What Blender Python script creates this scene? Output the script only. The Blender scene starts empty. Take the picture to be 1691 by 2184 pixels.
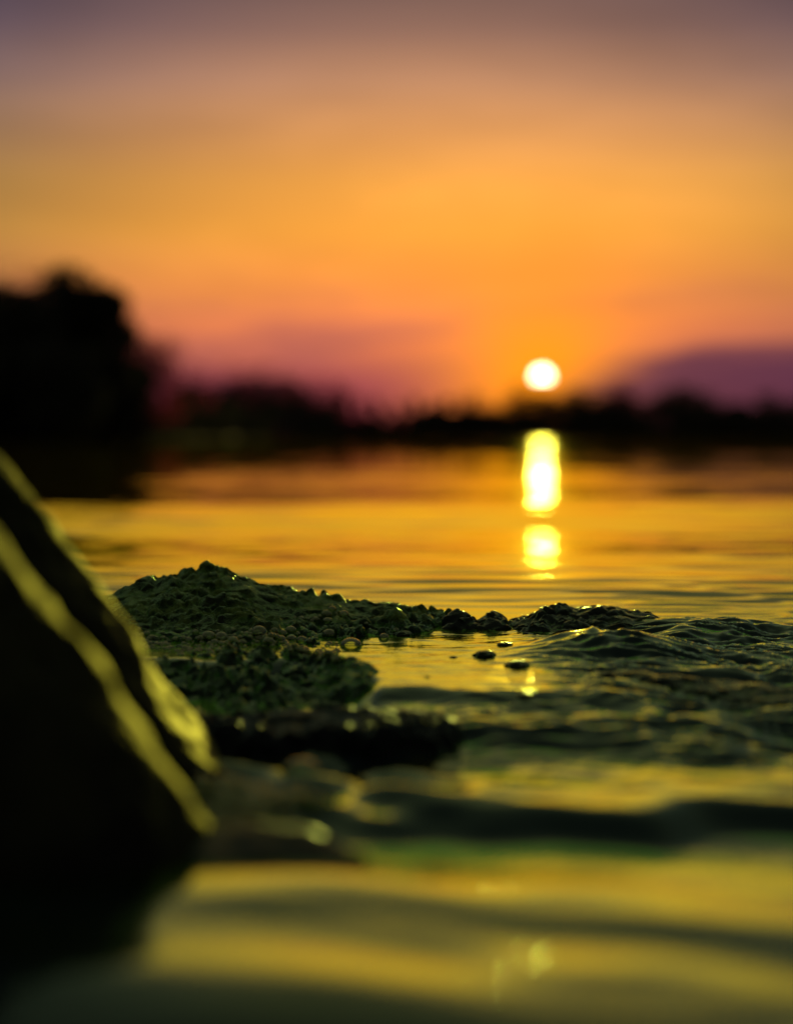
import bpy, bmesh, math, random
import numpy as np
from mathutils import Vector, Matrix

random.seed(7)
RNG = np.random.default_rng(7)
SC = bpy.context.scene
COL = SC.collection

# ------------------------------------------------------------------ camera
CAM_H = 0.14                 # a hand's width above the lake
FPX, UC, VH = 3523.0, 845.5, 933.0
FOCUS = 1.17
cam = bpy.data.cameras.new('camera')
cam.sensor_fit = 'HORIZONTAL'
cam.sensor_width = 24.0
cam.lens = 50.0
cam.clip_start = 0.02
cam.clip_end = 6000
cam.dof.use_dof = True
cam.dof.focus_distance = FOCUS
cam.dof.aperture_fstop = 2.7
cam_o = bpy.data.objects.new('camera', cam)
cam_o.location = (0, 0, CAM_H)
cam_o.rotation_euler = (math.radians(90 - 2.585), 0, 0)
COL.objects.link(cam_o)
SC.camera = cam_o

# ------------------------------------------------------------------ world
SUN_AZ = math.radians(5.02)
SUN_EL = math.radians(2.07)
world = bpy.data.worlds.new('World')
SC.world = world
world.use_nodes = True
world.cycles.sampling_method = 'MANUAL'
world.cycles.sample_map_resolution = 1024


class NT:
    """small helper for building node trees"""
    def __init__(s, tree):
        s.t = tree
        tree.nodes.clear()

    def n(s, kind, **kw):
        nd = s.t.nodes.new(kind)
        for k, v in kw.items():
            setattr(nd, k, v)
        return nd

    def put(s, sock, v):
        if v is None:
            return
        if isinstance(v, bpy.types.NodeSocket):
            s.t.links.new(v, sock)
        else:
            sock.default_value = v

    def m(s, op, a, b=None, c=None, clamp=False):
        nd = s.n('ShaderNodeMath', operation=op, use_clamp=clamp)
        for i, v in enumerate((a, b, c)):
            s.put(nd.inputs[i], v)
        return nd.outputs[0]

    def mix(s, f, a, b, mode='MIX'):
        nd = s.n('ShaderNodeMix', data_type='RGBA', blend_type=mode)
        s.put(nd.inputs[0], f)
        s.put(nd.inputs[6], a)
        s.put(nd.inputs[7], b)
        return nd.outputs[2]

    def smooth(s, v, lo, hi, a=0.0, b=1.0):
        nd = s.n('ShaderNodeMapRange', interpolation_type='SMOOTHSTEP')
        for i, x in enumerate((v, lo, hi, a, b)):
            s.put(nd.inputs[i], x)
        return nd.outputs[0]

    def ramp(s, v, stops, interp='LINEAR'):
        nd = s.n('ShaderNodeValToRGB')
        cr = nd.color_ramp
        cr.interpolation = interp
        while len(cr.elements) < len(stops):
            cr.elements.new(0.5)
        for e, (p, c) in zip(cr.elements, stops):
            e.position = p
        for e, (p, c) in zip(cr.elements, stops):
            e.color = (*c, 1)
        s.put(nd.inputs[0], v)
        return nd.outputs[0]

    def noise(s, vec, scale, detail=4, rough=0.5, dist=0.0):
        nd = s.n('ShaderNodeTexNoise')
        s.put(nd.inputs['Vector'], vec)
        nd.inputs['Scale'].default_value = scale
        nd.inputs['Detail'].default_value = detail
        nd.inputs['Roughness'].default_value = rough
        nd.inputs['Distortion'].default_value = dist
        return nd.outputs[0]

    def xyz(s, x, y, z=0.0):
        nd = s.n('ShaderNodeCombineXYZ')
        for i, v in enumerate((x, y, z)):
            s.put(nd.inputs[i], v)
        return nd.outputs[0]


w = NT(world.node_tree)
tc = w.n('ShaderNodeTexCoord')
nrm = w.n('ShaderNodeVectorMath', operation='NORMALIZE')
w.put(nrm.inputs[0], tc.outputs['Generated'])
sp = w.n('ShaderNodeSeparateXYZ')
w.put(sp.inputs[0], nrm.outputs[0])
dx, dy, el = sp.outputs
az = w.m('ARCTAN2', dx, dy)
SKY = [
    (0.000, (.16, .015, .055)), (0.018, (.22, .025, .065)), (0.034, (.36, .060, .088)), (0.049, (.66, .155, .088)),
    (0.066, (.92, .235, .075)), (0.095, (1.08, .345, .058)), (0.123, (1.18, .455, .055)),
    (0.151, (1.04, .430, .070)), (0.180, (.78, .340, .105)), (0.208, (.53, .255, .130)),
    (0.236, (.275, .143, .102)), (0.268, (.145, .086, .078)), (0.40, (.138, .106, .104)),
    (0.70, (.112, .104, .126)), (1.0, (.098, .100, .128)),
]
base = w.ramp(el, SKY)
# the glow fades with the angle from the sun's side of the sky
a1 = w.m('DIVIDE', w.m('SUBTRACT', az, 0.03), 0.19)
ag = w.m('EXPONENT', w.m('MULTIPLY', w.m('MULTIPLY', a1, a1), -0.5))
high = w.smooth(el, .22, .75)
chan = []
for amp, flo, top in ((.90, .11, .9), (.71, .29, .9), (.05, .95, 1.0)):
    c = w.m('MULTIPLY_ADD', ag, amp, flo)
    k = w.n('ShaderNodeMix', data_type='FLOAT')
    w.put(k.inputs[0], high)
    w.put(k.inputs[2], c)
    k.inputs[3].default_value = top
    chan.append(k.outputs[0])
base = w.mix(1.0, base, w.xyz(*chan), 'MULTIPLY')
da = w.m('SUBTRACT', az, SUN_AZ)
de = w.m('SUBTRACT', el, math.sin(SUN_EL))
da2 = w.m('MULTIPLY', da, da)
d2 = w.m('MULTIPLY_ADD', de, de, da2)
# low haze streaks
cvec = w.xyz(w.m('MULTIPLY', az, 5.0), w.m('MULTIPLY', el, 34.0), 3.7)
cn = w.noise(cvec, 1.6, 4, 0.55)
band = w.m('MULTIPLY', w.smooth(el, .015, .035), w.smooth(el, .11, .06))
st = w.m('MULTIPLY', w.m('MULTIPLY', w.smooth(cn, .46, .68), band), 0.5)
base = w.mix(st, base, (.30, .075, .10, 1))
# soft uneven veils over the whole sky
vn = w.noise(w.xyz(w.m('MULTIPLY', dx, 3.0), w.m('MULTIPLY', el, 13.0), w.m('MULTIPLY', dy, 3.0)), 1.5, 4, .5, .3)
vm = w.smooth(vn, .3, .7, .86, 1.10)
base = w.mix(1.0, base, w.xyz(vm, vm, vm), 'MULTIPLY')
# sun glow
gw = w.m('EXPONENT', w.m('DIVIDE', d2, -(0.060 ** 2)))
base = w.mix(w.m('MULTIPLY', gw, 0.95), base, (1.25, .36, .004, 1))
# purple cloud bank to the right of the sun
zedge = w.m('MULTIPLY_ADD', w.m('SUBTRACT', az, 0.11), 0.16, 0.022)
zedge = w.m('MINIMUM', zedge, 0.055)
zedge = w.m('ADD', zedge, w.m('MULTIPLY_ADD', cn, 0.060, -.013))
cm = w.smooth(w.m('SUBTRACT', zedge, el), -.010, .012)
cm = w.m('MULTIPLY', cm, w.smooth(az, .075, .14))
bank = w.ramp(el, [(0.0, (.065, .012, .045)), (0.04, (.078, .018, .062)), (.085, (.14, .032, .050))])
base = w.mix(w.m('MULTIPLY', cm, .93), base, bank)
# solar disc, its foot dimmed by the haze
disc = w.smooth(d2, 0.0056 ** 2, 0.0046 ** 2)
disc = w.m('MULTIPLY', disc, w.smooth(de, -.0018, -.0008))
base = w.mix(disc, base, (11, 9.2, 5.0, 1))
sky = w.n('ShaderNodeTexSky', sky_type='NISHITA', sun_disc=False)
sky.sun_elevation = SUN_EL
sky.sun_rotation = SUN_AZ
bg1 = w.n('ShaderNodeBackground')
w.put(bg1.inputs[0], base)
bg1.inputs[1].default_value = 1.0
bg2 = w.n('ShaderNodeBackground')
w.put(bg2.inputs[0], sky.outputs[0])
bg2.inputs[1].default_value = 0.0015
ad = w.n('ShaderNodeAddShader')
w.put(ad.inputs[0], bg1.outputs[0])
w.put(ad.inputs[1], bg2.outputs[0])
wo = w.n('ShaderNodeOutputWorld')
w.put(wo.inputs[0], ad.outputs[0])

# ------------------------------------------------------------------ sun
sl = bpy.data.lights.new('sun', 'SUN')
sl.energy = 2.4
sl.angle = math.radians(0.53)
sl.color = (1.0, .76, .28)
so = bpy.data.objects.new('sun', sl)
sd = Vector((math.sin(SUN_AZ) * math.cos(SUN_EL), math.cos(SUN_AZ) * math.cos(SUN_EL), math.sin(SUN_EL)))
so.rotation_euler = sd.to_track_quat('Z', 'Y').to_euler()
so.location = (0, 0, 30)
COL.objects.link(so)

vs = SC.view_settings
vs.view_transform = 'Standard'
vs.look = 'None'
vs.exposure = 0.0
vs.gamma = 1.0
vs.use_curve_mapping = False
SC.render.engine = 'CYCLES'
cy = SC.cycles
cy.use_denoising = True
cy.denoiser = 'OPENIMAGEDENOISE'
cy.max_bounces = 8
cy.transparent_max_bounces = 24
cy.sample_clamp_indirect = 20
cy.sample_clamp_direct = 60
cy.caustics_reflective = False
cy.caustics_refractive = False


# ------------------------------------------------------------------ helpers
def link(o, parent=None):
    COL.objects.link(o)
    if parent:
        o.parent = parent
    return o


def tag(o, label=None, cat=None, group=None, kind=None):
    for k, v in (('label', label), ('category', cat), ('group', group), ('kind', kind)):
        if v:
            o[k] = v
    return o


def np_mesh(name, V, F, smooth=True):
    """V (n,3), F (m,3|4) -> mesh"""
    me = bpy.data.meshes.new(name)
    V = np.ascontiguousarray(V, np.float32)
    F = np.ascontiguousarray(F, np.int32)
    k = F.shape[1]
    me.vertices.add(len(V))
    me.vertices.foreach_set('co', V.ravel())
    me.loops.add(F.size)
    me.loops.foreach_set('vertex_index', F.ravel())
    me.polygons.add(len(F))
    me.polygons.foreach_set('loop_start', np.arange(len(F), dtype=np.int32) * k)
    me.polygons.foreach_set('use_smooth', np.full(len(F), smooth))
    me.update(calc_edges=True)
    return me


def mesh_obj(name, me, mat, parent=None):
    o = bpy.data.objects.new(name, me)
    me.materials.clear()
    me.materials.append(mat)
    return link(o, parent)


def empty(name, loc, rz=0.0):
    o = bpy.data.objects.new(name, None)
    o.location = loc
    o.rotation_euler = (0, 0, rz)
    o.empty_display_size = .1
    return link(o)


def grid_faces(r, c):
    i = np.arange((r - 1) * (c - 1))
    a = (i // (c - 1)) * c + i % (c - 1)
    return np.stack([a, a + 1, a + c + 1, a + c], 1)


_P = RNG.permutation(256).astype(np.int64)
_P = np.concatenate([_P, _P, _P])
_ang = np.arange(256) * 2.399963
_G = np.stack([np.cos(_ang), np.sin(_ang)], 1)
_z = 1 - 2 * (np.arange(256) + .5) / 256
_G3 = np.stack([np.cos(_ang) * np.sqrt(1 - _z ** 2), np.sin(_ang) * np.sqrt(1 - _z ** 2), _z], 1)


def pn(x, y, s=0):
    """2-d gradient noise, about -1..1"""
    x = np.asarray(x, float) + s * 17.31
    y = np.asarray(y, float) + s * 9.77
    xi = np.floor(x).astype(np.int64)
    yi = np.floor(y).astype(np.int64)
    xf, yf = x - xi, y - yi
    u = xf * xf * xf * (xf * (xf * 6 - 15) + 10)
    v = yf * yf * yf * (yf * (yf * 6 - 15) + 10)

    def g(ix, iy, fx, fy):
        h = _P[(_P[ix & 255] + iy) & 255]
        q = _G[h]
        return q[..., 0] * fx + q[..., 1] * fy
    a = g(xi, yi, xf, yf)
    b = g(xi + 1, yi, xf - 1, yf)
    c = g(xi, yi + 1, xf, yf - 1)
    d = g(xi + 1, yi + 1, xf - 1, yf - 1)
    return 1.5 * ((a * (1 - u) + b * u) * (1 - v) + (c * (1 - u) + d * u) * v)


def pn3(p, s=0):
    p = np.asarray(p, float) + s * np.array([13.7, 5.1, 9.3])
    i = np.floor(p).astype(np.int64)
    f = p - i
    u = f * f * f * (f * (f * 6 - 15) + 10)
    out = 0
    for a in (0, 1):
        for b in (0, 1):
            for c in (0, 1):
                h = _P[(_P[(_P[(i[:, 0] + a) & 255] + i[:, 1] + b) & 255] + i[:, 2] + c) & 255]
                q = _G3[h]
                d = q[:, 0] * (f[:, 0] - a) + q[:, 1] * (f[:, 1] - b) + q[:, 2] * (f[:, 2] - c)
                wt = (u[:, 0] if a else 1 - u[:, 0]) * (u[:, 1] if b else 1 - u[:, 1]) * (u[:, 2] if c else 1 - u[:, 2])
                out = out + d * wt
    return 1.5 * out


def fbm(x, y, oct=4, s=0, gain=.5):
    t, a = 0, 1.0
    for k in range(oct):
        t = t + a * pn(x * 2.03 ** k, y * 2.03 ** k, s + k * 3)
        a *= gain
    return t


def sst(v, lo, hi):
    t = np.clip((v - lo) / (hi - lo), 0, 1)
    return t * t * (3 - 2 * t)


def cosknots(v, ks):
    """height profile through knots, flat at each knot"""
    out = np.full_like(v, ks[0][1])
    for (a, za), (b, zb) in zip(ks[:-1], ks[1:]):
        t = np.clip((v - a) / (b - a), 0, 1)
        out = np.where(v >= a, za + (zb - za) * (0.5 - 0.5 * np.cos(np.pi * t)), out)
    return out


def lin(v, ks):
    return np.interp(v, [k[0] for k in ks], [k[1] for k in ks])


# ------------------------------------------------------------------ materials
def new_mat(name):
    m = bpy.data.materials.new(name)
    m.use_nodes = True
    return m, NT(m.node_tree)


def water_mat():
    m, t = new_mat('lake_water')
    geo = t.n('ShaderNodeNewGeometry')
    fr = t.n('ShaderNodeFresnel')
    fr.inputs['IOR'].default_value = 1.34
    bn = t.n('ShaderNodeVectorMath', operation='MULTIPLY')
    t.put(bn.inputs[0], geo.outputs['Position'])
    bn.inputs[1].default_value = (110, 230, 110)
    bmp = t.n('ShaderNodeBump')
    sy = t.n('ShaderNodeSeparateXYZ')
    t.put(sy.inputs[0], geo.outputs['Position'])
    t.put(bmp.inputs['Strength'], t.smooth(sy.outputs[1], 1.2, 1.5, .6, 0.0))
    bmp.inputs['Distance'].default_value = .00028
    t.put(bmp.inputs['Height'], t.noise(bn.outputs[0], 1.0, 3, .5, .6))
    t.put(fr.inputs['Normal'], bmp.outputs[0])
    f = t.smooth(fr.outputs[0], .02, .36, .02, 1.0)
    g1 = t.n('ShaderNodeBsdfGlossy')
    g1.inputs['Color'].default_value = (.95, 1.0, .42, 1)
    g1.inputs['Roughness'].default_value = 0.02
    t.put(g1.inputs['Normal'], bmp.outputs[0])
    sx = t.n('ShaderNodeSeparateXYZ')
    t.put(sx.inputs[0], geo.outputs['Position'])
    # colour of the reflected light put into the gloss: greener near, yellower far
    t.put(g1.inputs['Color'], t.mix(t.smooth(sx.outputs[1], 1.1, 1.6), (.60, 1.0, .34, 1), (.82, 1.0, .24, 1)))
    # fine capillary ripples spread part of the light into a wide sheen
    g2 = t.n('ShaderNodeBsdfGlossy')
    g2.inputs['Color'].default_value = (1.0, .93, .10, 1)
    g2.inputs['Roughness'].default_value = 0.32
    mg = t.n('ShaderNodeMixShader')
    rn = t.noise(geo.outputs['Position'], 1.3, 2)
    yy = t.m('MULTIPLY_ADD', rn, .5, sx.outputs[1])
    t.put(mg.inputs[0], t.m('MULTIPLY', t.smooth(yy, 1.5, 2.0, .030, .010), t.smooth(sx.outputs[1], .66, .74)))
    t.put(mg.inputs[1], g1.outputs[0])
    t.put(mg.inputs[2], g2.outputs[0])
    body = t.n('ShaderNodeBsdfDiffuse')
    body.inputs['Color'].default_value = (.012, .020, .016, 1)
    mx = t.n('ShaderNodeMixShader')
    t.put(mx.inputs[0], f)
    t.put(mx.inputs[1], body.outputs[0])
    t.put(mx.inputs[2], mg.outputs[0])
    o = t.n('ShaderNodeOutputMaterial')
    t.put(o.inputs[0], mx.outputs[0])
    return m


def rock_mat(name, c1, c2, c3, spec=(.60, 1, .28), rough=(.25, .6), gloss=.5, scale=60, bump=.0012, wet=None):
    """wet rock: dark stone, the yellow-green of its highlights put into the gloss colour"""
    m, t = new_mat(name)
    tc = t.n('ShaderNodeTexCoord')
    v = tc.outputs['Object']
    n1 = t.noise(v, scale, 6, .6, .4)
    n2 = t.noise(v, scale * .23, 3, .5)
    n3 = t.noise(v, scale * 6, 4, .65)
    col = t.mix(t.smooth(n1, .38, .62), (*c1, 1), (*c2, 1))
    col = t.mix(t.smooth(n2, .45, .65), col, (*c3, 1))
    col = t.mix(t.smooth(n3, .35, .75, .0, .45), col, (.004, .004, .003, 1))
    wf = None
    if wet:                       # below the splash line the moss gives way to bare wet stone
        sz = t.n('ShaderNodeSeparateXYZ')
        t.put(sz.inputs[0], v)
        wf = t.smooth(t.m('MULTIPLY_ADD', n2, .012, t.m('SUBTRACT', sz.outputs[2], .006)), wet + .004, wet - .003)
        col = t.mix(wf, col, t.mix(t.smooth(n1, .4, .6), (.012, .022, .012, 1), (.010, .012, .007, 1)))
    b = t.n('ShaderNodeBump')
    b.inputs['Strength'].default_value = 0.7
    b.inputs['Distance'].default_value = bump
    t.put(b.inputs['Height'], t.m('MULTIPLY_ADD', n3, .8, n1))
    df = t.n('ShaderNodeBsdfDiffuse')
    t.put(df.inputs['Color'], col)
    t.put(df.inputs['Normal'], b.outputs[0])
    gl = t.n('ShaderNodeBsdfGlossy')
    gl.inputs['Color'].default_value = (*spec, 1)  # tint of the highlights is painted into the gloss
    rg = t.smooth(n2, .3, .7, rough[0], rough[1])
    if wet:
        rg = t.m('MULTIPLY_ADD', wf, -.25, rg)
    t.put(gl.inputs['Roughness'], rg)
    t.put(gl.inputs['Normal'], b.outputs[0])
    fr = t.n('ShaderNodeFresnel')
    fr.inputs['IOR'].default_value = 1.42
    t.put(fr.inputs['Normal'], b.outputs[0])
    mx = t.n('ShaderNodeMixShader')
    gg = t.m('MULTIPLY_ADD', wf, .7, gloss) if wet else gloss
    fw = t.smooth(fr.outputs[0], .05, .42, .02, 1.0)
    t.put(mx.inputs[0], t.m('MULTIPLY', fw, gg, clamp=True))
    t.put(mx.inputs[1], df.outputs[0])
    t.put(mx.inputs[2], gl.outputs[0])
    o = t.n('ShaderNodeOutputMaterial')
    t.put(o.inputs[0], mx.outputs[0])
    return m


def bubble_mat():
    m, t = new_mat('soap_film')
    lw = t.n('ShaderNodeFresnel')
    lw.inputs['IOR'].default_value = 1.6
    tr = t.n('ShaderNodeBsdfTransparent')
    tr.inputs['Color'].default_value = (.90, 1.0, .78, 1)
    gl = t.n('ShaderNodeBsdfGlossy')
    gl.inputs['Color'].default_value = (.85, 1.0, .32, 1)
    gl.inputs['Roughness'].default_value = .05
    df = t.n('ShaderNodeBsdfTranslucent')
    df.inputs['Color'].default_value = (.75, .85, .28, 1)
    a = t.n('ShaderNodeMixShader')
    a.inputs[0].default_value = .16
    t.put(a.inputs[1], tr.outputs[0])
    t.put(a.inputs[2], df.outputs[0])
    mx = t.n('ShaderNodeMixShader')
    t.put(mx.inputs[0], t.m('DIVIDE', t.m('MULTIPLY', t.m('SUBTRACT', lw.outputs[0], .03), 1.7), t.m('ADD', lw.outputs[0], .3), clamp=True))
    t.put(mx.inputs[1], a.outputs[0])
    t.put(mx.inputs[2], gl.outputs[0])
    o = t.n('ShaderNodeOutputMaterial')
    t.put(o.inputs[0], mx.outputs[0])
    return m


def plain_mat(name, c1, c2, scale, rough=.9):
    m, t = new_mat(name)
    tc = t.n('ShaderNodeTexCoord')
    n = t.noise(tc.outputs['Object'], scale, 4, .6)
    p = t.n('ShaderNodeBsdfPrincipled')
    t.put(p.inputs['Base Color'], t.mix(t.smooth(n, .35, .65), (*c1, 1), (*c2, 1)))
    p.inputs['Roughness'].default_value = rough
    p.inputs['Specular IOR Level'].default_value = .02
    o = t.n('ShaderNodeOutputMaterial')
    t.put(o.inputs[0], p.outputs[0])
    return m


def leaf_mat(name, c1, c2, trans=.15):
    m, t = new_mat(name)
    gi = t.n('ShaderNodeNewGeometry')
    col = t.mix(gi.outputs['Random Per Island'], (*c1, 1), (*c2, 1))
    d = t.n('ShaderNodeBsdfDiffuse')
    t.put(d.inputs['Color'], col)
    tl = t.n('ShaderNodeBsdfTranslucent')
    t.put(tl.inputs['Color'], col)
    mx = t.n('ShaderNodeMixShader')
    mx.inputs[0].default_value = trans
    t.put(mx.inputs[1], d.outputs[0])
    t.put(mx.inputs[2], tl.outputs[0])
    o = t.n('ShaderNodeOutputMaterial')
    t.put(o.inputs[0], mx.outputs[0])
    return m


M_WATER = water_mat()
M_MOSS = rock_mat('mossy_stone', (.15, .24, .030), (.016, .036, .006), (.022, .026, .010), gloss=.8, rough=(.20, .40), scale=110, wet=.0655, bump=.0022)
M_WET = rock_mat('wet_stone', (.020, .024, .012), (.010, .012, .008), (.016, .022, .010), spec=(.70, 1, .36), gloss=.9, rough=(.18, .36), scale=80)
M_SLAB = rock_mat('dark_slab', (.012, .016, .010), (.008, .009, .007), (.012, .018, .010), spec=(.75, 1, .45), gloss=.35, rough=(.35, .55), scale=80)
M_BOULDER = rock_mat('olive_boulder', (.030, .034, .010), (.016, .018, .007), (.012, .012, .008), spec=(.85, .95, .22), gloss=.21, rough=(.55, .75), scale=30)  # olive of the lit edges put into the gloss colour
M_BUB = bubble_mat()
M_BANK = plain_mat('bank_soil', (.006, .006, .004), (.010, .010, .006), .6, 1.0)
M_BARK = plain_mat('dark_bark', (.022, .017, .012), (.034, .026, .018), 3)
M_LEAF = leaf_mat('dark_leaves', (.040, .045, .020), (.075, .075, .032))
M_LEAF2 = leaf_mat('fringe_leaves', (.26, .035, .060), (.12, .030, .035), .55)  # red fringe of light at the treetops put into the leaf colour

# ------------------------------------------------------------------ the lake


def water_z(x, y):
    # level: the swell drops over the rock shelf towards the camera
    wob = .020 * pn(x * 13, 0 * x, 3) + .010 * pn(x * 37, y * 9, 4)
    yw = y + wob
    y3 = yw + .03 * pn(x * 7, y * 5, 8)
    L_right = -.005 * (1 - sst(y3, 1.11, 1.19)) - .005 * (1 - sst(y3, .965, 1.03)) - .004 * (1 - sst(yw, .82, .87))
    L_pool = -.006 * (1 - sst(yw, .880, .915)) - .008 * (1 - sst(yw, .795, .832))
    L_left = -.014 * (1 - sst(yw, .985, 1.045))
    L = L_pool + (L_right - L_pool) * sst(x, .10, .19)
    xb = lin(y, [(.74, .038), (.815, .038), (.845, -.012), (.95, -.020), (1.0, -.038), (1.05, -.064)])
    L = L_left + (L - L_left) * sst(x, xb - .012, xb + .012)
    # a second, steep lip in front
    yl = .660 + .030 * pn(x * 9, 0 * x, 5) + .014 * pn(x * 27, y * 8, 6) - .02 * sst(x, .02, .08) * (1 - sst(x, .10, .13))
    L = L + .0035 * (1 - sst(y, yl + .03, yl + .11))
    L = L - .0095 * (1 - sst(y, yl - .020, yl + .016)) * (.5 + .5 * sst(x, -.05, .04))
    # a low swell running in under the lens
    L = L + cosknots(y + .10 * x + .03 * pn(x * 5, 0 * x, 7), [(-1, -.008), (.27, -.008), (.410, .0120), (.50, .0080), (.640, 0)])
    # open lake swell: long crests across the view
    ye = y * (1 + .035 * pn(x * .9, y * .35, 11)) - .10 * x
    sw = cosknots(ye, [(1.0, 0), (1.15, -.0005), (1.70, .0120), (2.30, .0004), (3.10, .0190), (4.4, .0030), (6.0, .008),
                       (9.0, .0), (13, .007), (18, 0), (30, .0)])
    far = sst(y, 1.22, 1.45)
    z = L + sw * sst(y, 1.2, 1.5)
    z = z + far * (.0009 * sst(y, 2.8, 4) * (1 - sst(y, 14, 30)) * pn(x * 1.6, y * 6.5, 17) + .00115 * pn(x * 5, y * 21, 12) + .00070 * pn(x * 9, y * 44, 13) + .0020 * pn(x * 1.5, y * 6, 14)
                   + .0026 * sst(y, 3, 6) * (1 - sst(y, 20, 60)) * pn(x * .5, y * 1.3, 15))
    # ripples behind and right of the shelf
    rr = sst(x, .12, .24) * sst(y, .90, 1.0) * (1 - sst(y, 1.30, 1.6))
    z = z + rr * .0012 * pn(x * 14 + 2 * pn(x * 8, y * 8, 1), y * 60, 16)
    # the fall over the shelf: wrinkled running water
    cas = sst(y, .74, .80) * (1 - sst(y, 1.16, 1.27)) * np.maximum(sst(x, .06, .15), .45 * sst(x, .0, .05) * (1 - sst(y, .86, .94)))
    wx = x + .030 * pn(x * 14, y * 14, 21) + .3 * (y - 1.0)
    wy = y + .016 * pn(x * 22, y * 22, 22) + .25 * (x - .15) ** 2 * 4
    r1 = 1 - 2 * np.abs(pn(wx * 26, wy * 62, 23))
    r2 = 1 - 2 * np.abs(pn(wx * 55, wy * 120, 24))
    z = z + cas * (.0026 * r1 + .0011 * r2 + .0032 * pn(x * 18, y * 24, 25))
    # swollen over a sunken stone
    hx, hy = x - .150, y - 1.085
    hump = np.exp(-(hx / .050) ** 2 - (hy / .040) ** 2)
    fing = 1 - 2 * np.abs(pn((hx + .5 * hy) * 60, (hy - .4 * hx) * 30, 26))
    z = z + hump * (.0135 + .0016 * fing)
    hx, hy = x - .225, y - 1.20
    z = z + .007 * np.exp(-(hx / .060) ** 2 - (hy / .035) ** 2)
    # the shallow pool between the rocks
    pool = sst(x, -.08, -.02) * (1 - sst(x, .09, .14)) * sst(y, .78, .84) * (1 - sst(y, 1.18, 1.24))
    z = z + pool * (.0005 * pn(x * 24, y * 40, 31) + .0002 * pn(x * 60, y * 100, 32) +
                    (1 - sst(y, .84, .93)) * (.0024 * pn(x * 22, y * 30, 33) + .0012 * (1 - 2 * np.abs(pn(x * 45, y * 80, 34)))))
    # lapping water right in front
    nf = 1 - sst(y, .64, .70)
    z = z + nf * (.0019 * pn(x * 5 + 2.5 * y, y * 9 - x * 3, 41) + .0009 * pn(x * 16, y * 24, 42))
    n2 = sst(y, .66, .70) * (1 - sst(y, .80, .86))
    z = z + n2 * (.0009 * pn(x * 22, y * 40, 43) + .0003 * pn(x * 60, y * 90, 44)) * sst(x, -.04, .06)
    n3 = sst(y, .64, .68) * (1 - sst(y, .78, .84)) * (1 - sst(x, -.02, .06)) * sst(x, -.14, -.10)
    z = z + n3 * .006 * pn(x * 26, y * 30, 45)
    return z


def axis(lo, hi, step, left, right, gl, gr):
    c = list(np.arange(lo, hi + 1e-9, step))
    s, a = step, []
    p = lo
    while p > left:
        s *= gl
        p -= s
        a.append(p)
    s, b = step, []
    p = hi
    for lim, g in gr:
        while p < lim:
            s *= g
            p += s
            b.append(p)
    return np.array(a[::-1] + c + b)


def build_water():
    ax = axis(-.40, .40, .0024, -3000, 0, 1.075, [(3000, 1.075)])
    ay = axis(.30, 1.50, .0020, -300, 0, 1.25, [(10, 1.013), (3500, 1.06)])
    X, Y = np.meshgrid(ax, ay)
    Z = water_z(X, Y)
    V = np.stack([X, Y, Z], -1).reshape(-1, 3)
    me = np_mesh('water', V, grid_faces(*X.shape))
    o = mesh_obj('water', me, M_WATER)
    tag(o, 'calm golden lake water with dark ripples', kind='structure')


build_water()

# lake bed, so that the ground goes on under the water
bm = bmesh.new()
bmesh.ops.create_grid(bm, x_segments=2, y_segments=2, size=3500)
me = bpy.data.meshes.new('ground')
bm.to_mesh(me)
bm.free()
o = mesh_obj('ground', me, M_BANK)
o.location = (0, 0, -1.2)
tag(o, kind='structure')

# ------------------------------------------------------------------ rocks


def at(u, v, Y):
    return Vector(((u - UC) / FPX * Y, Y, CAM_H - (v - VH) / FPX * Y))


RIDGE = [(-.42, .000), (-.30, .010), (-.245, .0165), (-.226, .0195), (-.215, .0190), (-.198, .0285), (-.190, .0300),
         (-.172, .0352), (-.150, .0405), (-.138, .0400), (-.118, .0335), (-.100, .0270), (-.088, .0235),
         (-.066, .0190), (-.040, .0150), (-.015, .0125), (.004, .0112), (.020, .0085), (.034, .0055), (.050, -.004), (.07, -.02)]


def lumps(x, y, s):
    """clotted moss: rounded billows with fine tufts"""
    wx = x + .006 * pn(x * 40, y * 40, s + 9)
    wy = y + .006 * pn(x * 40, y * 40, s + 8)
    b1 = np.abs(pn(wx * 48, wy * 62, s))
    b2 = np.abs(pn(wx * 105, wy * 130, s + 1))
    b3 = pn(wx * 240, wy * 260, s + 2)
    b4 = pn(wx * 480, wy * 480, s + 3)
    b0 = pn(wx * 22, wy * 26, s + 4)
    k = .5 + 1.0 * sst(pn(x * 11, y * 11, s + 6), -.5, .6)
    return .0030 * b0 + k * (.0105 * (b1 - .25) + .0048 * (b2 - .25) + .0016 * b3) + .0003 * b4


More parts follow.
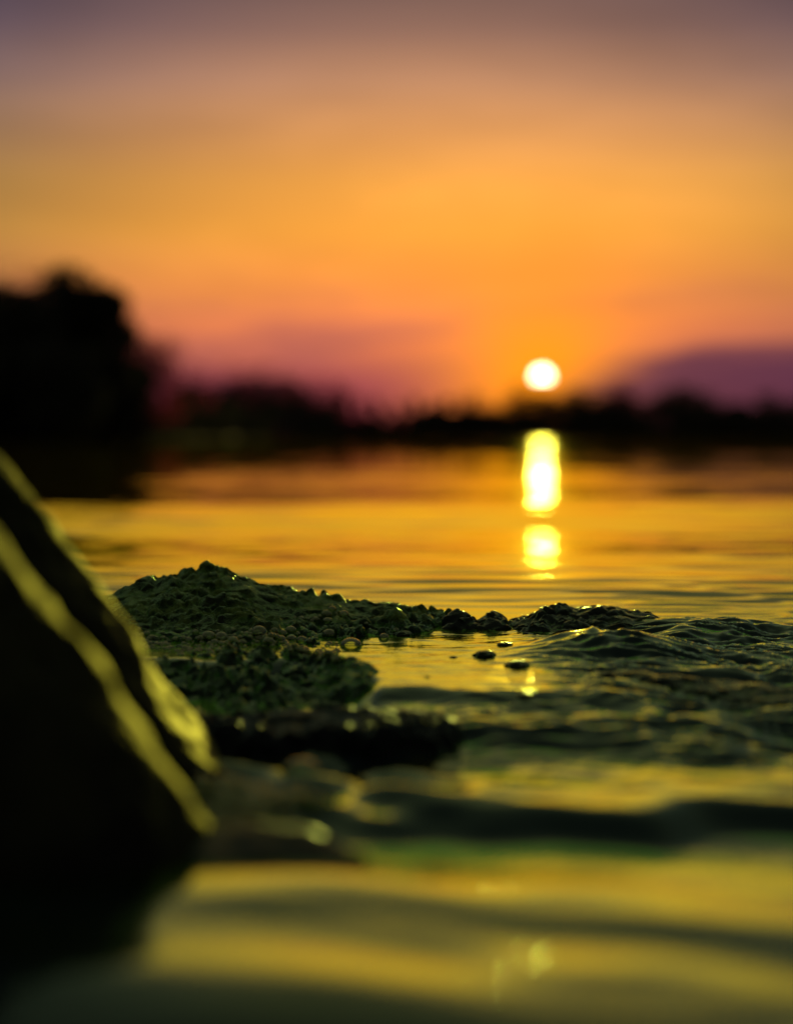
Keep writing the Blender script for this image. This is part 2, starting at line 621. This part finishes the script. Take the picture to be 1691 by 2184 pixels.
def ledge_z(x, y):
    zr = lin(x, RIDGE)
    jy = .012 * pn(x * 14, 0 * x, 51)
    yb = y + jy
    # back and front of the mossy hump
    back = zr - (zr + .06) * sst(yb, 1.255, 1.40) ** 1.0
    t = np.clip((1.255 - yb) / (1.255 - 1.09), 0, 1)
    front = zr + (-.0052 - zr) * (1.15 * t - .15 * t * t * t)
    top = np.where(yb > 1.255, back, front)
    # the shelf and the wet face below it
    shelf = np.where(yb < 1.09, -.0052 + .0030 * (1 - sst(yb, 1.040, 1.060)), top)
    j2 = .020 * pn(x * 17, 0 * x + 4, 52) + .010 * pn(x * 40, 0 * x, 53)
    face = -.016 * (1 - sst(y + j2, .900, 1.045))
    z = shelf + face
    j3 = .010 * pn(x * 22, 0 * x + 2, 54)
    z = z - .05 * (1 - sst(y + j3, .850, .880))
    # right-hand limit of the lower shelf
    xr = lin(y, [(.84, .002), (.90, .004), (.95, .001), (1.0, -.014), (1.05, -.044), (1.09, -.062), (1.14, -.030), (1.19, .03), (1.25, .06), (1.4, .06)])
    xr = xr + .010 * pn(y * 30, 0 * y, 55)
    rim = .0035 - ((x - (xr - .016)) / .020) ** 2 * .016 - .06 * (1 - sst(y + j2, .895, .955)) - .05 * sst(y, 1.06, 1.10)
    z = np.maximum(z, rim)
    z = z - .040 * sst(x, xr - .010, xr + .010)
    return z


def patch(name, xr, yr, step, f, mat, lump=1.0, seed=60, jit=.0022):
    xs = np.arange(xr[0], xr[1], step)
    ys = np.arange(yr[0], yr[1], step)
    X, Y = np.meshgrid(xs, ys)
    Z = f(X, Y) + lump * lumps(X, Y, seed)
    ex = np.minimum.reduce([X - xr[0], xr[1] - X, Y - yr[0], yr[1] - Y])
    Z = Z - .08 * (1 - sst(ex, 0, .012))          # skirt runs down under the water
    X2 = X + jit * pn(Z * 160 + X * 60, Y * 130, seed + 5)
    Y2 = Y + jit * 1.5 * pn(X * 110, Z * 170 + Y * 40, seed + 6)
    c = Vector(((xr[0] + xr[1]) / 2, (yr[0] + yr[1]) / 2, -.06))
    V = np.stack([X2 - c.x, Y2 - c.y, Z - c.z], -1).reshape(-1, 3)
    me = np_mesh(name, V, grid_faces(*X.shape))
    o = mesh_obj(name, me, mat)
    o.location = c
    return o


led = patch('mossy_ledge', (-.40, .075), (.830, 1.40), .00115, ledge_z, M_MOSS)
tag(led, 'long mossy green rock ledge with humped crest rising from the water', 'rock')


def slab_z(x, y):
    j = .012 * pn(x * 26, 0 * x, 71) + .006 * pn(x * 60, 0 * x, 72)
    xe = .036 + .012 * pn(y * 40, 0 * y, 73)
    z = -.0035 + .003 * pn(x * 14, y * 14, 74)
    z = z - .050 * (1 - sst(y + j, .775, .797))
    z = z - .060 * sst(x, xe - .014, xe + .006)
    z = z - .040 * sst(y + j, .855, .885)
    return z


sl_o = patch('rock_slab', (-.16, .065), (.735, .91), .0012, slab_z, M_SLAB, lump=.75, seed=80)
tag(sl_o, 'black jagged rock slab at the foot of the mossy ledge', 'rock')


def mound(cx, cy, rx, ry, h, s, base=-.012, prof=None):
    def f(x, y):
        d = np.sqrt(((x - cx) / rx) ** 2 + ((y - cy) / ry) ** 2)
        d = d * (1 + .22 * pn(x * 22, y * 22, s))
        z = base + (h - base) * np.clip(1 - d ** 2.2, -1.5, 1)
        return z
    return f


def rhump(x, y):
    zr = lin(x, [(.070, -.02), (.086, .0015), (.100, .0075), (.108, .0105), (.125, .0120), (.150, .0130), (.162, .0125),
                 (.176, .0080), (.190, .0065), (.205, .0005), (.215, -.012), (.23, -.03)])
    t = np.abs(y + .01 * pn(x * 20, 0 * x, 91) - 1.235) / lin(y, [(1.1, .10), (1.235, .10), (1.236, .055), (1.4, .055)])
    return zr - (zr + .012) * np.clip(t, 0, 1.5) ** 1.7


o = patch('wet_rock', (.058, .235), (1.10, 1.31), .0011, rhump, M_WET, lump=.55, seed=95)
tag(o, 'dark wet lumpy rock mound under the sun reflection', 'rock')


def awash(x, y):
    """low ridge running to the right, just breaking the falling water"""
    yc = .985 - .42 * (x - .105) + .018 * pn(x * 14, 0 * x, 111) + .008 * pn(x * 40, 0 * x, 112)
    d = (y - yc) / np.where(y > yc, .022, .034)
    h = .0075 * sst(x, .085, .125) + .0022 * pn(x * 24, y * 24, 113)
    return -.0085 - .0028 * sst(x, .14, .26) + h * np.exp(-d * d) * 1.25 - .004 * np.clip(np.abs(d) - 1, 0, 3)


o = patch('awash_rock', (.085, .34), (.82, 1.06), .0012, awash, M_WET, lump=.45, seed=115)
tag(o, 'low black rock ridge awash in the ripples before the lumpy mound', 'rock')
for (u, v, rw, hh, sd_, lab) in [(975, 1338, .024, .0085, 101, 'small dark wet stone in the dip, touching the mossy ledge'),
                                 (1050, 1338, .022, .0080, 103, 'small dark wet stone in the dip, nearest the lumpy rock mound')]:
    Yc = 1.225
    xc = (u - UC) / FPX * Yc
    o = patch('stone', (xc - rw - .014, xc + rw + .014), (Yc - .05, Yc + .05), .0011, mound(xc, Yc, rw, .034, hh, sd_), M_WET, lump=.7, seed=sd_)
    tag(o, lab, 'stone', 'small stones in the dip of the ledge')


def hull_rock(name, hulls, mat, voxel, amp, seed, smooth_it=8, inflate=0.0, scl=(18, 55, 140)):
    """convex chunks fused by a voxel remesh, smoothed and roughened"""
    bm = bmesh.new()
    for pts in hulls:
        vs_ = [bm.verts.new(p) for p in pts]
        r = bmesh.ops.convex_hull(bm, input=vs_)
        junk = list({g for g in r['geom_interior'] + r['geom_unused'] if isinstance(g, bmesh.types.BMVert)})
        if junk:
            bmesh.ops.delete(bm, geom=junk, context='VERTS')
    me = bpy.data.meshes.new(name + '_raw')
    bm.to_mesh(me)
    bm.free()
    ob = bpy.data.objects.new(name + '_raw', me)
    COL.objects.link(ob)
    md = ob.modifiers.new('r', 'REMESH')
    md.mode = 'VOXEL'
    md.voxel_size = voxel
    ms = ob.modifiers.new('s', 'SMOOTH')
    ms.factor = .5
    ms.iterations = smooth_it
    dg = bpy.context.evaluated_depsgraph_get()
    m2 = bpy.data.meshes.new_from_object(ob.evaluated_get(dg))
    bpy.data.objects.remove(ob)
    n = len(m2.vertices)
    co = np.empty(n * 3, np.float32)
    no = np.empty(n * 3, np.float32)
    m2.vertices.foreach_get('co', co)
    m2.vertices.foreach_get('normal', no)
    co = co.reshape(-1, 3)
    no = no.reshape(-1, 3)
    d = sum(a * pn3(co * s, seed + k) for k, (a, s) in enumerate(zip(amp, scl)))
    co = co + no * (d + inflate)[:, None]
    c = co.mean(0)
    c[2] = co[:, 2].min()
    m2.vertices.foreach_set('co', (co - c).astype(np.float32).ravel())
    m2.polygons.foreach_set('use_smooth', np.full(len(m2.polygons), True))
    m2.update()
    m2.name = name
    o = mesh_obj(name, m2, mat)
    o.location = Vector(c)
    return o


def slab_pts(edge, Y, y_back, y_front, in_back, in_front, left, bottom):
    P = []
    B, Fr = y_back - Y, Y - y_front
    for yy, inn in ((Y, 0), (Y + .35 * B, in_back * .12), (Y + .7 * B, in_back * .5), (y_back, in_back * 1.3),
                    (Y - .3 * Fr, in_front * .08), (Y - .6 * Fr, in_front * .35), (Y - .85 * Fr, in_front * .85), (y_front, in_front * 1.6)):
        for (u, v) in edge:
            p = at(u, v, Y)
            P.append(Vector((p.x - inn, yy, p.z - inn * .5)))
        top = at(*edge[0], Y)
        P.append(Vector((left, yy, top.z - inn * .5)))
        P.append(Vector((left, yy, bottom)))
        last = at(*edge[-1], Y)
        P.append(Vector((last.x - inn + .004, yy, bottom)))
    return P


backE = [(-190, 760), (-80, 905), (0, 1030), (160, 1262), (330, 1490), (490, 1690), (530, 1760)]
frontE = [(-200, 880), (-100, 1030), (0, 1185), (120, 1375), (250, 1565), (380, 1715), (450, 1800), (490, 1900)]
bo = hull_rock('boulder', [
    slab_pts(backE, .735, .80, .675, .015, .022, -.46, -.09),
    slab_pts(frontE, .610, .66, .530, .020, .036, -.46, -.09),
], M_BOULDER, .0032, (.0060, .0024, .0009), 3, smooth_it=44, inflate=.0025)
tag(bo, 'large dark boulder close by with two slanting olive edges', 'boulder')

fr_pts = [at(u, v, Y * .92) for u, v, Y in [(405, 1772, .67), (500, 1758, .67), (590, 1766, .665), (680, 1786, .66), (745, 1812, .65),
          (405, 1890, .615), (560, 1905, .605), (690, 1885, .615), (800, 1842, .64), (640, 1800, .70), (410, 1790, .70)]]
fr_pts += [Vector((p.x, p.y, -.085)) for p in fr_pts]
o = hull_rock('wet_stone', [fr_pts], M_SLAB, .0022, (.0025, .0012, .0005), 9, smooth_it=5, scl=(30, 80, 180))
tag(o, 'low dark wet stone at the foot of the near boulder', 'stone')


def surf_z(x, y):
    x = np.asarray(x, float)
    y = np.asarray(y, float)
    return np.maximum.reduce([water_z(x, y), ledge_z(x, y) + lumps(x, y, 60), np.where((x > .058) & (x < .235), rhump(x, y), -1)])


def hit(u, v, y0=1.36, y1=.5):
    """where the line of sight through a spot meets the rock or the water"""
    ys = np.linspace(y0, y1, 2600)
    xs = (u - UC) / FPX * ys
    zs = CAM_H - (v - VH) / FPX * ys
    s = surf_z(xs, ys)
    i = np.argmax((s >= zs)[::-1])
    i = len(ys) - 1 - i
    return Vector((xs[i], ys[i], s[i]))


# stones poking out of the pool
for (u, v, wpx, lab) in [(1078, 1378, 32, 'small black pebble in the pool just before the lumpy rock mound'),
                         (1035, 1400, 46, 'flat dark weedy clump in the middle of the golden pool'),
                         (1105, 1422, 50, 'long dark weedy clump at the right rim of the golden pool'),
                         (1123, 1486, 34, 'round dark pebble in the ripples before the golden pool'),
                         (967, 1405, 16, 'tiny dark pebble beside the flat weedy clump in the pool'),
                         (911, 1447, 13, 'tiny dark pebble alone in the bright part of the pool'),
                         (860, 1356, 40, 'dark clump at the back edge of the pool beside bubbles')]:
    p = hit(u, v)
    r = wpx / 2 / FPX * p.y
    bm = bmesh.new()
    bmesh.ops.create_icosphere(bm, subdivisions=4, radius=1)
    co = np.array([q.co[:] for q in bm.verts])
    d = 1 + .22 * pn3(co * 1.7, u % 7) + .16 * np.abs(pn3(co * 4, u % 5)) + .08 * pn3(co * 9, 2)
    for q, k in zip(bm.verts, d):
        q.co = Vector((q.co.x * k * r, q.co.y * k * r * 1.1, q.co.z * k * r * .42))
    me = bpy.data.meshes.new('pebble')
    bm.to_mesh(me)
    bm.free()
    me.polygons.foreach_set('use_smooth', np.full(len(me.polygons), True))
    o = mesh_obj('pebble', me, M_WET)
    o.location = p
    tag(o, lab, 'pebble', 'dark pebbles and clumps in the pool')

# ------------------------------------------------------------------ foam bubbles


def dome_mesh(name, seg=24, rings=9):
    bm = bmesh.new()
    bmesh.ops.create_uvsphere(bm, u_segments=seg, v_segments=rings * 2, radius=1)
    bmesh.ops.delete(bm, geom=[v for v in bm.verts if v.co.z < -.35], context='VERTS')
    me = bpy.data.meshes.new(name)
    bm.to_mesh(me)
    bm.free()
    me.polygons.foreach_set('use_smooth', np.full(len(me.polygons), True))
    me.materials.append(M_BUB)
    return me


DOME = dome_mesh('bubble')


def c3(x, y):
    return 160 + x * .4415, 1173 + y * .4415


CL_A = [(1240, 290, 20), (1213, 318, 28), (1298, 318, 25), (1218, 348, 24), (1262, 318, 18), (1163, 342, 20), (1092, 338, 18), (1122, 340, 14),
        (1180, 328, 12), (1060, 336, 12), (1145, 352, 14)]
CL_B = [(885, 412, 44), (893, 440, 48), (1040, 398, 30), (826, 412, 20), (1000, 415, 25), (960, 400, 22), (1042, 437, 30), (1092, 445, 28),
        (640, 428, 40), (578, 402, 18), (702, 438, 40), (986, 442, 34), (932, 450, 30), (760, 448, 26), (600, 440, 22), (540, 445, 26), (480, 440, 20),
        (420, 432, 18), (1070, 415, 18), (855, 395, 16), (1130, 450, 18), (800, 455, 22), (670, 455, 22)]
singles = [(1227, 418, 35, 'clear round bubble at the left end of the golden pool'),
           (1332, 468, 54, 'largest clear bubble sitting alone on the golden pool'),
           (1492, 430, 26, 'clear bubble on the golden pool far right of the largest one'),
           (1550, 396, 18, 'small bubble at the back edge of the golden pool'),
           (1405, 366, 14, 'tiny bubble against the rock behind the golden pool')]


def bubble(u, v, r, label, group=None, p=None):
    p = p or hit(u, v)
    R = r * .4415 / FPX * p.y
    o = bpy.data.objects.new('bubble', DOME)
    q = random.uniform(.7, 1.0)
    o.location = p + Vector((0, 0, .02 * R))
    o.scale = (R, R * random.uniform(.9, 1.1), R * q)
    link(o)
    tag(o, label, 'bubble', group)


for x, y, r in CL_A:
    bubble(*c3(x, y), r, 'clear bubble in the cluster clinging to the mossy slope above the pool', 'bubbles clinging to the mossy slope')
for x, y, r in CL_B:
    bubble(*c3(x, y), r, 'foam bubble in the row along the foot of the mossy slope', 'foam bubbles along the mossy slope')
for x, y, r, lab in singles:
    bubble(*c3(x, y), r, lab)
p = at(642, 1700, .74)
bubble(0, 0, 95, 'big blurred bubble in front of the black rock slab', p=Vector((p.x, p.y, float(water_z(p.x, p.y)))))


def froth(name, spots, label):
    """a crust of tiny bubbles nobody could count"""
    bm = bmesh.new()
    bmesh.ops.create_icosphere(bm, subdivisions=2, radius=1)
    bv = np.array([q.co[:] for q in bm.verts])
    bf = np.array([[q.index for q in f.verts] for f in bm.faces])
    bm.free()
    V, F = [], []
    for i, (p, r) in enumerate(spots):
        V.append(bv * r + np.array(p))
        F.append(bf + i * len(bv))
    o = mesh_obj(name, np_mesh(name, np.concatenate(V), np.concatenate(F)), M_BUB)
    tag(o, label, 'foam', kind='stuff')


sp1 = []
for i in range(300):
    u = random.uniform(285, 730)
    v = 1368 + 14 * math.sin(u * .02) + random.gauss(0, 9) + (u - 285) * .035
    p = hit(u, v)
    r = random.uniform(.0007, .0026)
    sp1.append(((p.x, p.y, p.z - r * .25), r))
froth('froth', sp1, 'bright line of fine froth along the mossy ledge')
sp2 = []
for i in range(300):
    u, v = random.gauss(520, 75), random.gauss(1738, 22)
    y = .154 * FPX / (v - VH)
    x = (u - UC) / FPX * y
    z = float(water_z(np.float64(x), np.float64(y)))
    r = random.uniform(.001, .004)
    sp2.append(((x, y, z + r * .3), r))
froth('froth', sp2, 'blurred yellow froth between the near boulder and the wet stone')

# ------------------------------------------------------------------ far shores and trees


def bank(name, pts_front, depth, h, label):
    """low shore: front line at the water, rising behind"""
    n = len(pts_front)
    V = []
    for (x, y) in pts_front:
        L = math.hypot(x, y)
        ux, uy = x / L, y / L
        for k, (d, zz) in enumerate([(-1.5, -1.0), (0, .05), (4, h * .5), (depth * .4, h), (depth, h * 1.2)]):
            V.append((x + ux * d, y + uy * d, zz + (.15 * math.sin(x * .3 + k) if k > 1 else 0)))
    o = mesh_obj(name, np_mesh(name, np.array(V), grid_faces(n, 5)), M_BANK)
    tag(o, label, kind='structure')


def dirp(u, Y):
    return ((u - UC) / FPX * Y, Y)


bank('far_shore', [dirp(u, 315 + 8 * math.sin(u * .01)) for u in range(-9000, 9001, 150)], 300, 1.5, 'far low shore')
bank('near_shore', [dirp(u, lin(np.array([u]), [(-3000, 40), (-300, 66), (150, 84), (330, 98), (480, 150), (640, 250), (800, 316)])[0]) for u in range(-3000, 801, 40)], 60, .7, 'wooded shore on the left')


def leaf_quads(C, size, flat=.0):
    n = len(C)
    a = RNG.normal(size=(n, 3))
    a /= np.linalg.norm(a, axis=1)[:, None]
    b = np.cross(a, RNG.normal(size=(n, 3)))
    b /= np.linalg.norm(b, axis=1)[:, None]
    s = size * RNG.uniform(.6, 1.4, size=(n, 1))
    a, b = a * s, b * s * .6
    V = np.stack([C - a, C - b * .9, C + a, C + b * .9], 1).reshape(-1, 3)
    F = np.arange(4 * n).reshape(-1, 4)
    return V, F


def tube(V, F, p0, p1, r0, r1, seg=6):
    p0, p1 = np.array(p0, float), np.array(p1, float)
    d = p1 - p0
    d /= np.linalg.norm(d)
    u = np.cross(d, [.3, 1, .2])
    u /= np.linalg.norm(u)
    v = np.cross(d, u)
    b = len(V)
    for p, r in ((p0, r0), (p1, r1)):
        for k in range(seg):
            a = 2 * math.pi * k / seg
            V.append(p + r * (math.cos(a) * u + math.sin(a) * v))
    for k in range(seg):
        F.append((b + k, b + (k + 1) % seg, b + seg + (k + 1) % seg, b + seg + k))


def tree_meshes(name, H, W, nleaf, leaf, kind, seed):
    """unit tree of height H and crown width W: trunk with limbs, crown of leaves"""
    rg = random.Random(seed)
    V, F = [], []
    lean = rg.uniform(-.06, .06) * H
    tops = [(0, 0, -.6), (lean * .4, 0, H * .4), (lean, 0, H * .82)]
    tube(V, F, tops[0], tops[1], .045 * H * .6, .030 * H * .6)
    tube(V, F, tops[1], tops[2], .030 * H * .6, .008 * H * .6)
    C = []
    nl = 20 if kind != 'spire' else 14
    for k in range(nl):
        t = rg.uniform(.12, .92) if kind == 'bush' else rg.uniform(.28, .95)
        if kind == 'spire':
            t = .12 + .83 * k / nl
            R = W * .5 * (1.02 - t)
        else:
            R = W * .5 * math.sqrt(max(.08, 1 - ((t - .48) / .56) ** 2))
        a = rg.uniform(0, 6.283)
        rr = R * rg.uniform(.35, .75)
        q = np.array([lean * t + rr * math.cos(a), rr * math.sin(a), H * t])
        q0 = np.array([lean * t * .7, 0, H * max(.08, t - .22)])
        tube(V, F, q0, q, .012 * H * .7, .004 * H * .7, 5)
        cr = (W * .26 if kind != 'spire' else max(.1 * W, R * .62)) * rg.uniform(.8, 1.25)
        C.append((q, cr))
    n_each = nleaf // nl
    P = []
    for q, cr in C:
        g = RNG.normal(size=(n_each, 3))
        g /= np.linalg.norm(g, axis=1)[:, None]
        rad = RNG.uniform(.25, 1.0, size=(n_each, 1)) ** .6
        P.append(q + g * rad * cr * np.array([1.05, 1.05, .9]))
    P = np.concatenate(P)
    P = P[P[:, 2] > .02 * H]
    P = P[P[:, 2] < H * 1.05]
    lv, lf = leaf_quads(P, leaf)
    return np_mesh(name + '_trunk', np.array(V), np.array(F)), np_mesh(name + '_crown', lv, lf, False)


def place_tree(protos, k, loc, s, sx, rz, label, group, lmat=None):
    e = empty('tree', loc, rz)
    e.scale = (sx, sx, s)
    tag(e, label, 'tree', group)
    t = bpy.data.objects.new('trunk', protos[k][0])
    c = bpy.data.objects.new('crown', protos[k][1])
    for o, m in ((t, M_BARK), (c, lmat or M_LEAF)):
        if not o.data.materials:
            o.data.materials.append(m)
        link(o, e)
    return e


# big trees on the near left shore: u, top v, distance, half width in px
BIG = [(-130, 560, 74, 120, 'round', 'tall dark tree at the left edge, half out of frame'),
       (35, 618, 80, 120, 'round', 'broad dark tree on the left shore beside the frame edge'),
       (165, 600, 84, 105, 'round', 'tallest rounded dark tree on the left shore'),
       (110, 760, 78, 130, 'bush', 'dense dark bush under the left trees'),
       (245, 790, 90, 70, 'bush', 'dark bush at the right foot of the left trees')]
for i, (u, vt, Y, hw, kind, lab) in enumerate(BIG):
    H = (VH - vt) / FPX * Y + .1
    W = 2 * hw / FPX * Y
    pr = [tree_meshes('near_tree', H, W, 9000, .20, kind, 20 + i)]
    x, y = dirp(u, Y)
    place_tree(pr, 0, (x, y, .3), 1, 1, 0, lab, 'trees on the left shore')
Y = 100
H = (VH - 728) / FPX * Y
pr = [tree_meshes('sparse_tree', H, 190 / FPX * Y, 3600, .12, 'round', 44)]
x, y = dirp(325, Y)
place_tree(pr, 0, (x, y, .2), 1, 1, 0, 'sparse reddish tree at the right end of the left shore trees', 'trees on the left shore', M_LEAF2)

for u, vt, Yd, wd, lab in [(232, 668, 92, 120, 'added thin tree for the red fringe right of the tallest left tree'),
                           (80, 578, 88, 190, 'added thin treetop for the red fringe above the broad left tree'),
                           (285, 748, 96, 110, 'added short shrub for the red fringe between the tallest left tree and the sparse tree')]:
    pr = [tree_meshes('thin_tree', (VH - vt) / FPX * Yd, wd / FPX * Yd, 1500, .12, 'round', int(u))]  # thin trees added to imitate the reddish fringe of light along the left trees
    x, y = dirp(u, Yd)
    place_tree(pr, 0, (x, y, .2), 1, 1, 0, lab, 'trees on the left shore', M_LEAF2)

PR_R = [tree_meshes('far_tree', 1, 1.0, 1300, .045, 'round', 60 + i) for i in range(3)]
PR_S = [tree_meshes('far_spire', 1, .5, 1400, .034, 'spire', 70 + i) for i in range(3)]
PR_T = [tree_meshes('far_thin', 1, .8, 420, .034, 'round', 80 + i) for i in range(2)]
FAR = []
for u, vt in [(395, 842), (432, 856), (470, 852), (512, 838), (552, 846), (596, 840), (632, 856), (662, 868), (694, 890)]:
    FAR.append((u, vt, 30, 'r', 'dark rounded tree in the far treeline left of the slim trees', 'left part of the far treeline'))
for u, vt in [(742, 862), (770, 872), (806, 870), (846, 884), (884, 868), (920, 880), (958, 872), (985, 884)]:
    FAR.append((u, vt, 26, 's', 'slim pointed tree in the middle of the far treeline', 'slim trees of the far treeline'))
for u, vt in [(1022, 908), (1060, 896), (1098, 884), (1140, 874), (1180, 868), (1218, 862), (1256, 866), (1298, 870), (1338, 874), (1376, 886)]:
    FAR.append((u, vt, 30, 'r', 'low dark tree in the far treeline under the setting sun', 'far trees under the sun'))
for u, vt in [(1424, 858), (1462, 856), (1500, 868), (1544, 884), (1586, 890), (1632, 872), (1676, 880), (1722, 872), (1770, 880)]:
    FAR.append((u, vt, 30, 'r', 'dark rounded tree in the far treeline below the purple cloud', 'far trees below the cloud'))
for u, vt in [(410, 816), (500, 808), (575, 812), (640, 826), (712, 840), (1000, 868), (1120, 846), (1330, 846)]:  # thin tops added to imitate the magenta fringe of light over the crowns
    FAR.append((u, vt, 30, 't', 'added thin treetop for the magenta fringe above the far treeline', 'added fringe trees over the far treeline'))
for i, (u, vt, hw, kd, lab, grp) in enumerate(FAR):
    Yd = 322 + random.uniform(0, 10)
    if u < 720:
        Yd = lin(np.array([u]), [(380, 150), (720, 318)])[0]
    H = (VH - vt + 28) / FPX * Yd
    W = 2.6 * hw / FPX * Yd
    x, y = dirp(u, Yd)
    P_ = {'r': PR_R, 's': PR_S, 't': PR_T}[kd]
    e = place_tree(P_, i % len(P_), (x, y, .1), H, W / (1.0 if kd == 'r' else .5), random.uniform(0, 6.28), lab, grp, M_LEAF if kd == 'r' else M_LEAF2)


def undergrowth(name, n, leaf, sampler, label):
    P = np.array([sampler() for _ in range(n)])
    lv, lf = leaf_quads(P, leaf)
    o = mesh_obj(name, np_mesh(name, lv, lf, False), M_LEAF)
    tag(o, label, 'undergrowth', kind='stuff')


def s_far():
    u = random.uniform(640, 1850) if random.random() < .6 else random.choice([random.uniform(1850, 6000)])
    Yd = 317 + random.uniform(0, 14)
    top = (VH - 885) / FPX * Yd * (1 + .35 * math.sin(u * .021) + .2 * math.sin(u * .057))
    x, y = dirp(u, Yd)
    return (x, y, random.uniform(0, max(.8, top)))


def s_left():
    u = random.uniform(-900, 720)
    Yd = lin(np.array([u]), [(-3000, 40), (-300, 66), (150, 84), (330, 98), (480, 150), (640, 250), (800, 316)])[0] + random.uniform(1, 7)
    vt = lin(np.array([u]), [(-900, 700), (230, 800), (300, 850), (400, 855), (690, 875)])[0] + 14 * math.sin(u * .06)
    x, y = dirp(u, Yd)
    return (x, y, random.uniform(0, (VH - vt) / FPX * Yd))


undergrowth('undergrowth', 26000, .6, s_far, 'dark undergrowth along the far shore')
undergrowth('undergrowth', 34000, .3, s_left, 'dark undergrowth along the left shore')
